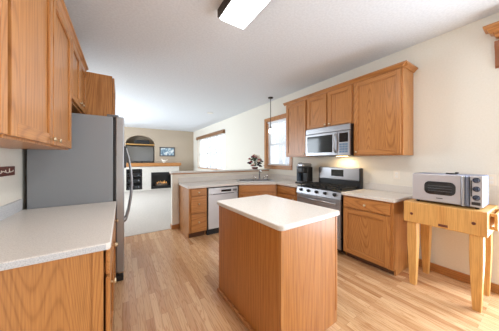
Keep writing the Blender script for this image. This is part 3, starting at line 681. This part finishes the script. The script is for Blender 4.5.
b = MB().box((2.84, 0.55, OZ1), (2.86, 0.63, OZ1+0.012), bev=0.004).box((2.835, 0.535, OZ1+0.006), (2.865, 0.56, OZ1+0.022), bev=0.005)
tag(obj('bag_clip', b, M['black']), 'small black clip lying on top of the toaster oven', 'clip')

# ------------------------------------------------------------------ ceiling lamps
FXa, FXb, FYa, FYb, FZb = 0.82, 1.12, 0.62, 1.85, 2.80
cl = thing('ceiling_light', 'long fluorescent ceiling light with dark wood rails, above the island', 'ceiling light', (0.98, 1.26, ZC))
obj('housing', MB().box((FXa+0.02, FYa, ZC-0.03), (FXb-0.02, FYb, ZC)), M['white'], cl)
for xx in (FXa-0.012, FXb-0.01): obj('side_rail', MB().box((xx, FYa-0.005, FZb+0.006), (xx+0.022, FYb+0.004, ZC), bev=0.004), M['bronze'], cl)
obj('diffuser', MB().prism([(FXa+0.011, ZC-0.03), (FXa+0.011, FZb+0.004), (FXa+0.03, FZb-0.006), (FXb-0.012, FZb-0.006), (FXb, FZb), (FXb-0.011, FZb+0.012), (FXb-0.011, ZC-0.03)], FYa, FYb, Matrix(((1, 0, 0, 0), (0, 0, 1, 0), (0, 1, 0, 0), (0, 0, 0, 1)))), M['lens'], cl)
cll = area('tube_glow', (0.98, 1.26, FZb-0.02), (0, 0, 0), 0.25, 1.2, 20, (1, 0.97, 0.93)); cll.parent = cl; cll.location = Vector((0.98, 1.26, FZb-0.02))-cl.location
PP = (3.03, 3.76)
pd = thing('pendant_lamp', 'small pendant lamp on a dark rod in front of the kitchen window', 'pendant lamp', (PP[0], PP[1], ZC))
obj('canopy', MB().lathe([(0, -0.03), (0.05, -0.028), (0.062, -0.012), (0.062, 0)], Matrix.Translation((PP[0], PP[1], ZC)), 20), M['bronze'], pd)
obj('rod', MB().cyl((PP[0], PP[1], ZC-0.02), (PP[0], PP[1], 2.16), 0.008), M['bronze'], pd)
obj('socket', MB().lathe([(0.01, 2.19), (0.018, 2.17), (0.02, 2.14), (0.016, 2.135)], Matrix.Translation((PP[0], PP[1], 0)), 16), M['bronze'], pd)
obj('bulb', MB().lathe([(0.018, 2.135), (0.034, 2.11), (0.045, 2.075), (0.042, 2.04), (0.025, 2.015), (0, 2.005)], Matrix.Translation((PP[0], PP[1], 0)), 16), M['bulb'], pd)
rl = thing('recessed_light', 'round recessed light in the living room ceiling', 'ceiling light', (2.39, 6.06, ZC))
obj('trim_ring', MB().lathe([(0.07, -0.001), (0.1, -0.001), (0.1, -0.01), (0.07, -0.012)], Matrix.Translation((2.39, 6.06, ZC)), 20), M['white'], rl)
obj('lens', MB().lathe([(0, -0.006), (0.07, -0.006), (0.07, -0.002), (0, -0.002)], Matrix.Translation((2.39, 6.06, ZC)), 20), M['lens'], rl)

# ------------------------------------------------------------------ living room end
FPY = 10.05
su_ = MB().box((-0.35, FPY, 0.006), (0.15, YF, 1.07)).box((0.76, FPY, 0.006), (1.12, YF, 1.07)).box((2.06, FPY, 0.006), (2.36, YF, 1.07)).box((0.15, FPY, 0.97), (0.76, YF, 1.07)).box((1.12, FPY, 0.80), (2.06, YF, 1.07)).box((0.15, FPY, 0.006), (0.76, YF, 0.06)).box((1.12, FPY, 0.006), (2.06, YF, 0.04))
fpl = thing('fireplace', 'gas fireplace in a pale surround under an oak mantel, across the living room', 'fireplace', (1.0, FPY, 0))
obj('surround', su_, M['surround'], fpl)
mt = MB().box((-0.4, FPY-0.1, 1.10), (2.44, YF-0.002, 1.235), bev=0.01).box((-0.36, FPY-0.04, 1.07), (2.40, FPY-0.001, 1.10), bev=0.008)
obj('mantel', mt, OAK['x'], fpl)
fb = obj('firebox', MB().box((1.12, FPY+0.4, 0.04), (2.06, FPY+0.42, 0.8)).box((1.12, FPY+0.02, 0.04), (1.135, FPY+0.4, 0.8)).box((2.045, FPY+0.02, 0.04), (2.06, FPY+0.4, 0.8)).box((1.12, FPY+0.02, 0.785), (2.06, FPY+0.4, 0.8)).box((1.12, FPY+0.02, 0.04), (2.06, FPY+0.4, 0.06)), M['black'], fpl)
obj('firebox_frame', MB().box((1.12, FPY-0.01, 0.04), (1.18, FPY+0.02, 0.8)).box((2.0, FPY-0.01, 0.04), (2.06, FPY+0.02, 0.8)).box((1.18, FPY-0.01, 0.68), (2.0, FPY+0.02, 0.8)).box((1.18, FPY-0.01, 0.04), (2.0, FPY+0.02, 0.16)), M['black'], fpl)
lg = MB()
for (a, b_, r_) in (((1.3, FPY+0.25, 0.2), (1.9, FPY+0.2, 0.22), 0.05), ((1.35, FPY+0.15, 0.19), (1.85, FPY+0.22, 0.18), 0.045), ((1.45, FPY+0.18, 0.26), (1.75, FPY+0.25, 0.3), 0.04)): lg.cyl(a, b_, r_, r_*.85, 10)
obj('logs', lg, M['logs'], fb)
fl = MB()
for k in range(7): fl.lathe([(0.0, 0), (0.02, 0.03), (0.014, 0.07), (0.0, 0.11+0.03*(k % 3))], Matrix.Translation((1.4+k*0.066, FPY+0.19, 0.24)), 8)
obj('flames', fl, M['fire'], fb)
md_ = thing('media_console', 'black audio rack built into the recess left of the fireplace', 'audio rack', (0.45, FPY, 0.06))
obj('cabinet_frame', MB().box((0.155, FPY+0.35, 0.065), (0.755, FPY+0.37, 0.965)).box((0.155, FPY-0.006, 0.065), (0.185, FPY+0.35, 0.965)).box((0.725, FPY-0.006, 0.065), (0.755, FPY+0.35, 0.965)).box((0.185, FPY, 0.065), (0.725, FPY+0.35, 0.09)).box((0.185, FPY, 0.94), (0.725, FPY+0.35, 0.965)).box((0.185, FPY, 0.62), (0.725, FPY+0.35, 0.64)).box((0.185, FPY, 0.36), (0.725, FPY+0.35, 0.38)), M['black'], md_)
for k, (z, h, lab) in enumerate(((0.09, 0.15, 'black audio component on the bottom shelf of the media recess'), (0.38, 0.16, 'dark audio component on the middle shelf of the media recess'), (0.64, 0.12, 'grey audio component on the top shelf of the media recess'))):
    ac = thing('audio_component', lab, 'stereo', (0.45, FPY+0.15, z), 'stereo components')
    obj('case', MB().box((0.21, FPY+0.03, z), (0.7, FPY+0.32, z+h), bev=0.004), M['frame_dk'] if k < 2 else M['steel_dk'], ac)
    obj('fascia', MB().box((0.21, FPY+0.02, z+0.01), (0.7, FPY+0.03, z+h-0.005)), M['glass_dk'], ac)
    kb = MB(); [kb.cyl((xx, FPY+0.02, z+h*.45), (xx, FPY+0.002, z+h*.45), 0.02 if xx < .6 else 0.032, seg=12) for xx in (0.3, 0.4, 0.63)]; obj('dials', kb, M['steel_dk'], ac)
tv = thing('television', 'flat dark television standing in the arched niche above the mantel', 'television', (0.8, YF+0.1, NZ0))
obj('screen', MB().box((NX0+0.05, YF+0.055, NZ0+0.07), (NX1-0.05, YF+0.06, 2.0)), M['screen'], tv)
obj('bezel', MB().box((NX0+0.02, YF+0.06, NZ0+0.04), (NX1-0.02, YF+0.12, 2.03), bev=0.006), M['frame_dk'], tv)
obj('stand', MB().box((0.55, YF+0.03, NZ0), (1.05, YF+0.22, NZ0+0.02), bev=0.006).box((0.75, YF+0.08, NZ0+0.02), (0.85, YF+0.12, NZ0+0.06)), M['frame_dk'], tv)
tag(obj('niche_shelf', MB().box((NX0+0.001, YF+0.0, 2.08), (NX1-0.001, YF+0.5, 2.125), bev=0.004), BLOCK['x']), 'pale wooden shelf across the arched niche above the television', 'shelf')
sp = thing('center_speaker', 'black center speaker lying on the niche shelf under the arch', 'speaker', (0.8, YF+0.15, 2.125))
obj('cabinet', MB().box((0.5, YF+0.08, 2.125), (1.12, YF+0.3, 2.32), bev=0.01), M['black'], sp); obj('grille', MB().box((0.52, YF+0.07, 2.14), (1.1, YF+0.08, 2.305)), M['iron'], sp)
pf = thing('framed_picture', 'blue print in a dark frame above the mantel, right of the niche', 'picture', (1.92, YF, 1.78))
pbx = (1.56, 2.28, 1.555, 2.015)
obj('frame', MB().box((pbx[0], YF-0.03, pbx[2]), (pbx[0]+0.05, YF-0.001, pbx[3])).box((pbx[1]-0.05, YF-0.03, pbx[2]), (pbx[1], YF-0.001, pbx[3])).box((pbx[0], YF-0.03, pbx[2]), (pbx[1], YF-0.001, pbx[2]+0.05)).box((pbx[0], YF-0.03, pbx[3]-0.05), (pbx[1], YF-0.001, pbx[3])), mat('grey_wood_frame', srgb(96, 96, 96), 0.5), pf)
obj('print', MB().box((pbx[0]+0.05, YF-0.018, pbx[2]+0.05), (pbx[1]-0.05, YF-0.012, pbx[3]-0.05)), M['print'], pf)
fg = MB(); c0 = Vector((1.68, FPY+0.1, 1.235))
fg.ball(c0+Vector((0, 0, 0.09)), 0.06, 2, 0, (1.5, .8, .9)); fg.ball(c0+Vector((-0.09, 0, 0.16)), 0.035, 2); fg.cyl(c0+Vector((-0.05, 0, 0.1)), c0+Vector((-0.09, 0, 0.15)), 0.03, 0.025, 10); fg.cyl(c0, c0+Vector((0, 0, 0.05)), 0.05, 0.03, 12); fg.cyl(c0+Vector((-.11, 0, .16)), c0+Vector((-.16, 0, .15)), .012, .002, 8); fg.cyl(c0+Vector((.07, 0, .1)), c0+Vector((.17, 0, .15)), .03, .012, 8)
tag(obj('bird_figurine', fg, M['ivory']), 'small white bird figurine standing on the mantel', 'figurine')

# ------------------------------------------------------------------ flowers on the ledge
fc = Vector((2.86, 4.19, 1.136)); rnd = random.Random(5)
fa = thing('flower_arrangement', 'low arrangement of burgundy and cream flowers on the ledge by the window', 'flowers', fc)
obj('bowl', MB().lathe([(0.0, 0), (0.05, 0), (0.08, 0.025), (0.085, 0.05), (0.075, 0.055), (0.0, 0.04)], Matrix.Translation(fc), 18), mat('dark_pottery', srgb(110, 64, 56), 0.4), fa)
heads = []
for k in range(46):
    a = rnd.uniform(0, 6.28); e = rnd.uniform(-0.55, 1.45); r_ = rnd.uniform(0.13, 0.19)
    heads.append(fc+Vector((math.cos(a)*math.cos(e)*r_*1.0, math.sin(a)*math.cos(e)*r_*0.8, 0.17+math.sin(e)*r_*1.1)))
st = MB(); [st.tube([fc+Vector((0, 0, 0.07)), (fc+Vector((0, 0, 0.07))+h)/2+Vector((0, 0, 0.02)), h], 0.003, 5) for h in heads]; obj('stems', st, M['leaf'], fa)
lf = MB()
for k in range(24):
    a = rnd.uniform(0, 6.28); e = rnd.uniform(-0.1, 1.2); p = fc+Vector((math.cos(a)*math.cos(e)*.14, math.sin(a)*math.cos(e)*.09, 0.1+math.sin(e)*.2)); lf.ball(p, 0.028, 1, 0, (1.3, 0.8, 0.35))
obj('leaves', lf, M['leaf'], fa)
for k, h in enumerate(heads[:40]):
    b = MB(); rr = rnd.uniform(0.032, 0.048)
    for j in range(6):
        a = j*1.047; b.ball(h+Vector((math.cos(a)*rr*.7, math.sin(a)*rr*.7, 0)), rr*.62, 1, 0, (1, 1, .7))
    b.ball(h+Vector((0, 0, rr*.3)), rr*.6, 1)
    obj('blossom', b, (M['fl_red'], M['fl_white'], M['fl_dark'], M['fl_white'], M['fl_dark'])[k % 5], fa)

# ------------------------------------------------------------------ small wall things
def outlet(y, z, label):
    t = thing('wall_outlet', label, 'outlet', (XW, y, z))
    obj('cover_plate', MB().box((XW-0.006, y-0.038, z-0.06), (XW, y+0.038, z+0.06), bev=0.003), M['ivory'], t)
    for dz_ in (-0.022, 0.022): obj('socket', MB().box((XW-0.009, y-0.017, z+dz_-0.014), (XW-0.005, y+0.017, z+dz_+0.014), bev=0.004), M['white'], t)
outlet(1.22, 1.16, 'ivory wall outlet above the counter right of the range')
outlet(0.375, 1.16, 'ivory wall outlet on the wall right of the toaster oven')
pq = thing('wall_plaque', 'narrow reddish-brown plaque with white script on the left wall', 'sign', (XL, 2.2, 1.28))
obj('board', MB().box((XL, 1.95, 1.243), (XL+0.014, 2.50, 1.318), bev=0.003), M['mahog'], pq)
sq = MB(); pts = []
for k in range(90):
    u = k/89; pts.append((XL+0.016, 2.0+u*0.46, 1.28+0.017*math.sin(u*46)*(0.55+0.45*math.sin(u*17))+0.004*math.sin(u*90)))
    pts[-1] = (pts[-1][0], pts[-1][1]+0.012*math.cos(u*46), pts[-1][2])
sq.tube(pts, 0.0035, 5); obj('script', sq, M['ivory'], pq)
# carved shelf high on the right wall, cut by the frame
ws = thing('wall_shelf', 'carved wooden shelf with red-brown bracket, high on the right wall', 'shelf', (XW, 0.1, 2.6))
prof = [(0, 0), (0.02, 0), (0.03, 0.03), (0.055, 0.045), (0.07, 0.085), (0.10, 0.10), (0.115, 0.135), (0.14, 0.145), (0.145, 0.175), (0, 0.175)]
cw = MB(); lv = []
for u_, z_ in prof[:-1]+[(0.145, 0.175)]:
    lv.append([cw.bm.verts.new(p) for p in ((XW, 0.29+u_*.85, 2.575+z_*.9), (XW-u_-0.004, 0.29+u_*.85, 2.575+z_*.9), (XW-u_-0.004, -0.5-u_, 2.575+z_*.9), (XW, -0.5-u_, 2.575+z_*.9))])
for A_, B_ in zip(lv[:-1], lv[1:-1]):
    for i_ in range(4): cw.bm.faces.new((A_[i_], A_[(i_+1) % 4], B_[(i_+1) % 4], B_[i_]))
cw.bm.faces.new(lv[0]); cw.bm.faces.new(lv[-2]); [cw.bm.verts.remove(v_) for v_ in lv[-1]]
bmesh.ops.recalc_face_normals(cw.bm, faces=cw.bm.faces)
obj('crown', cw, OAK['y'], ws)
rp = MB()
for k in range(36): rp.ball((XW-0.09, 0.36-k*0.023, 2.66), 0.012, 1, 0, (1, 1.0, 1))
obj('carved_beading', rp, OAK['y'], ws)
bp_ = MB().prism([(0, 0), (0.07, 0), (0.066, -0.05), (0.045, -0.09), (0.03, -0.15), (0.022, -0.24), (0, -0.26)], 0.29, 0.345)
for v_ in bp_.bm.verts: v_.co = Vector((XW-v_.co.x, v_.co.z, 2.575+v_.co.y))
bmesh.ops.recalc_face_normals(bp_.bm, faces=bp_.bm.faces); obj('bracket', bp_, mat('red_brown_bracket', srgb(146, 92, 60), 0.5), ws)
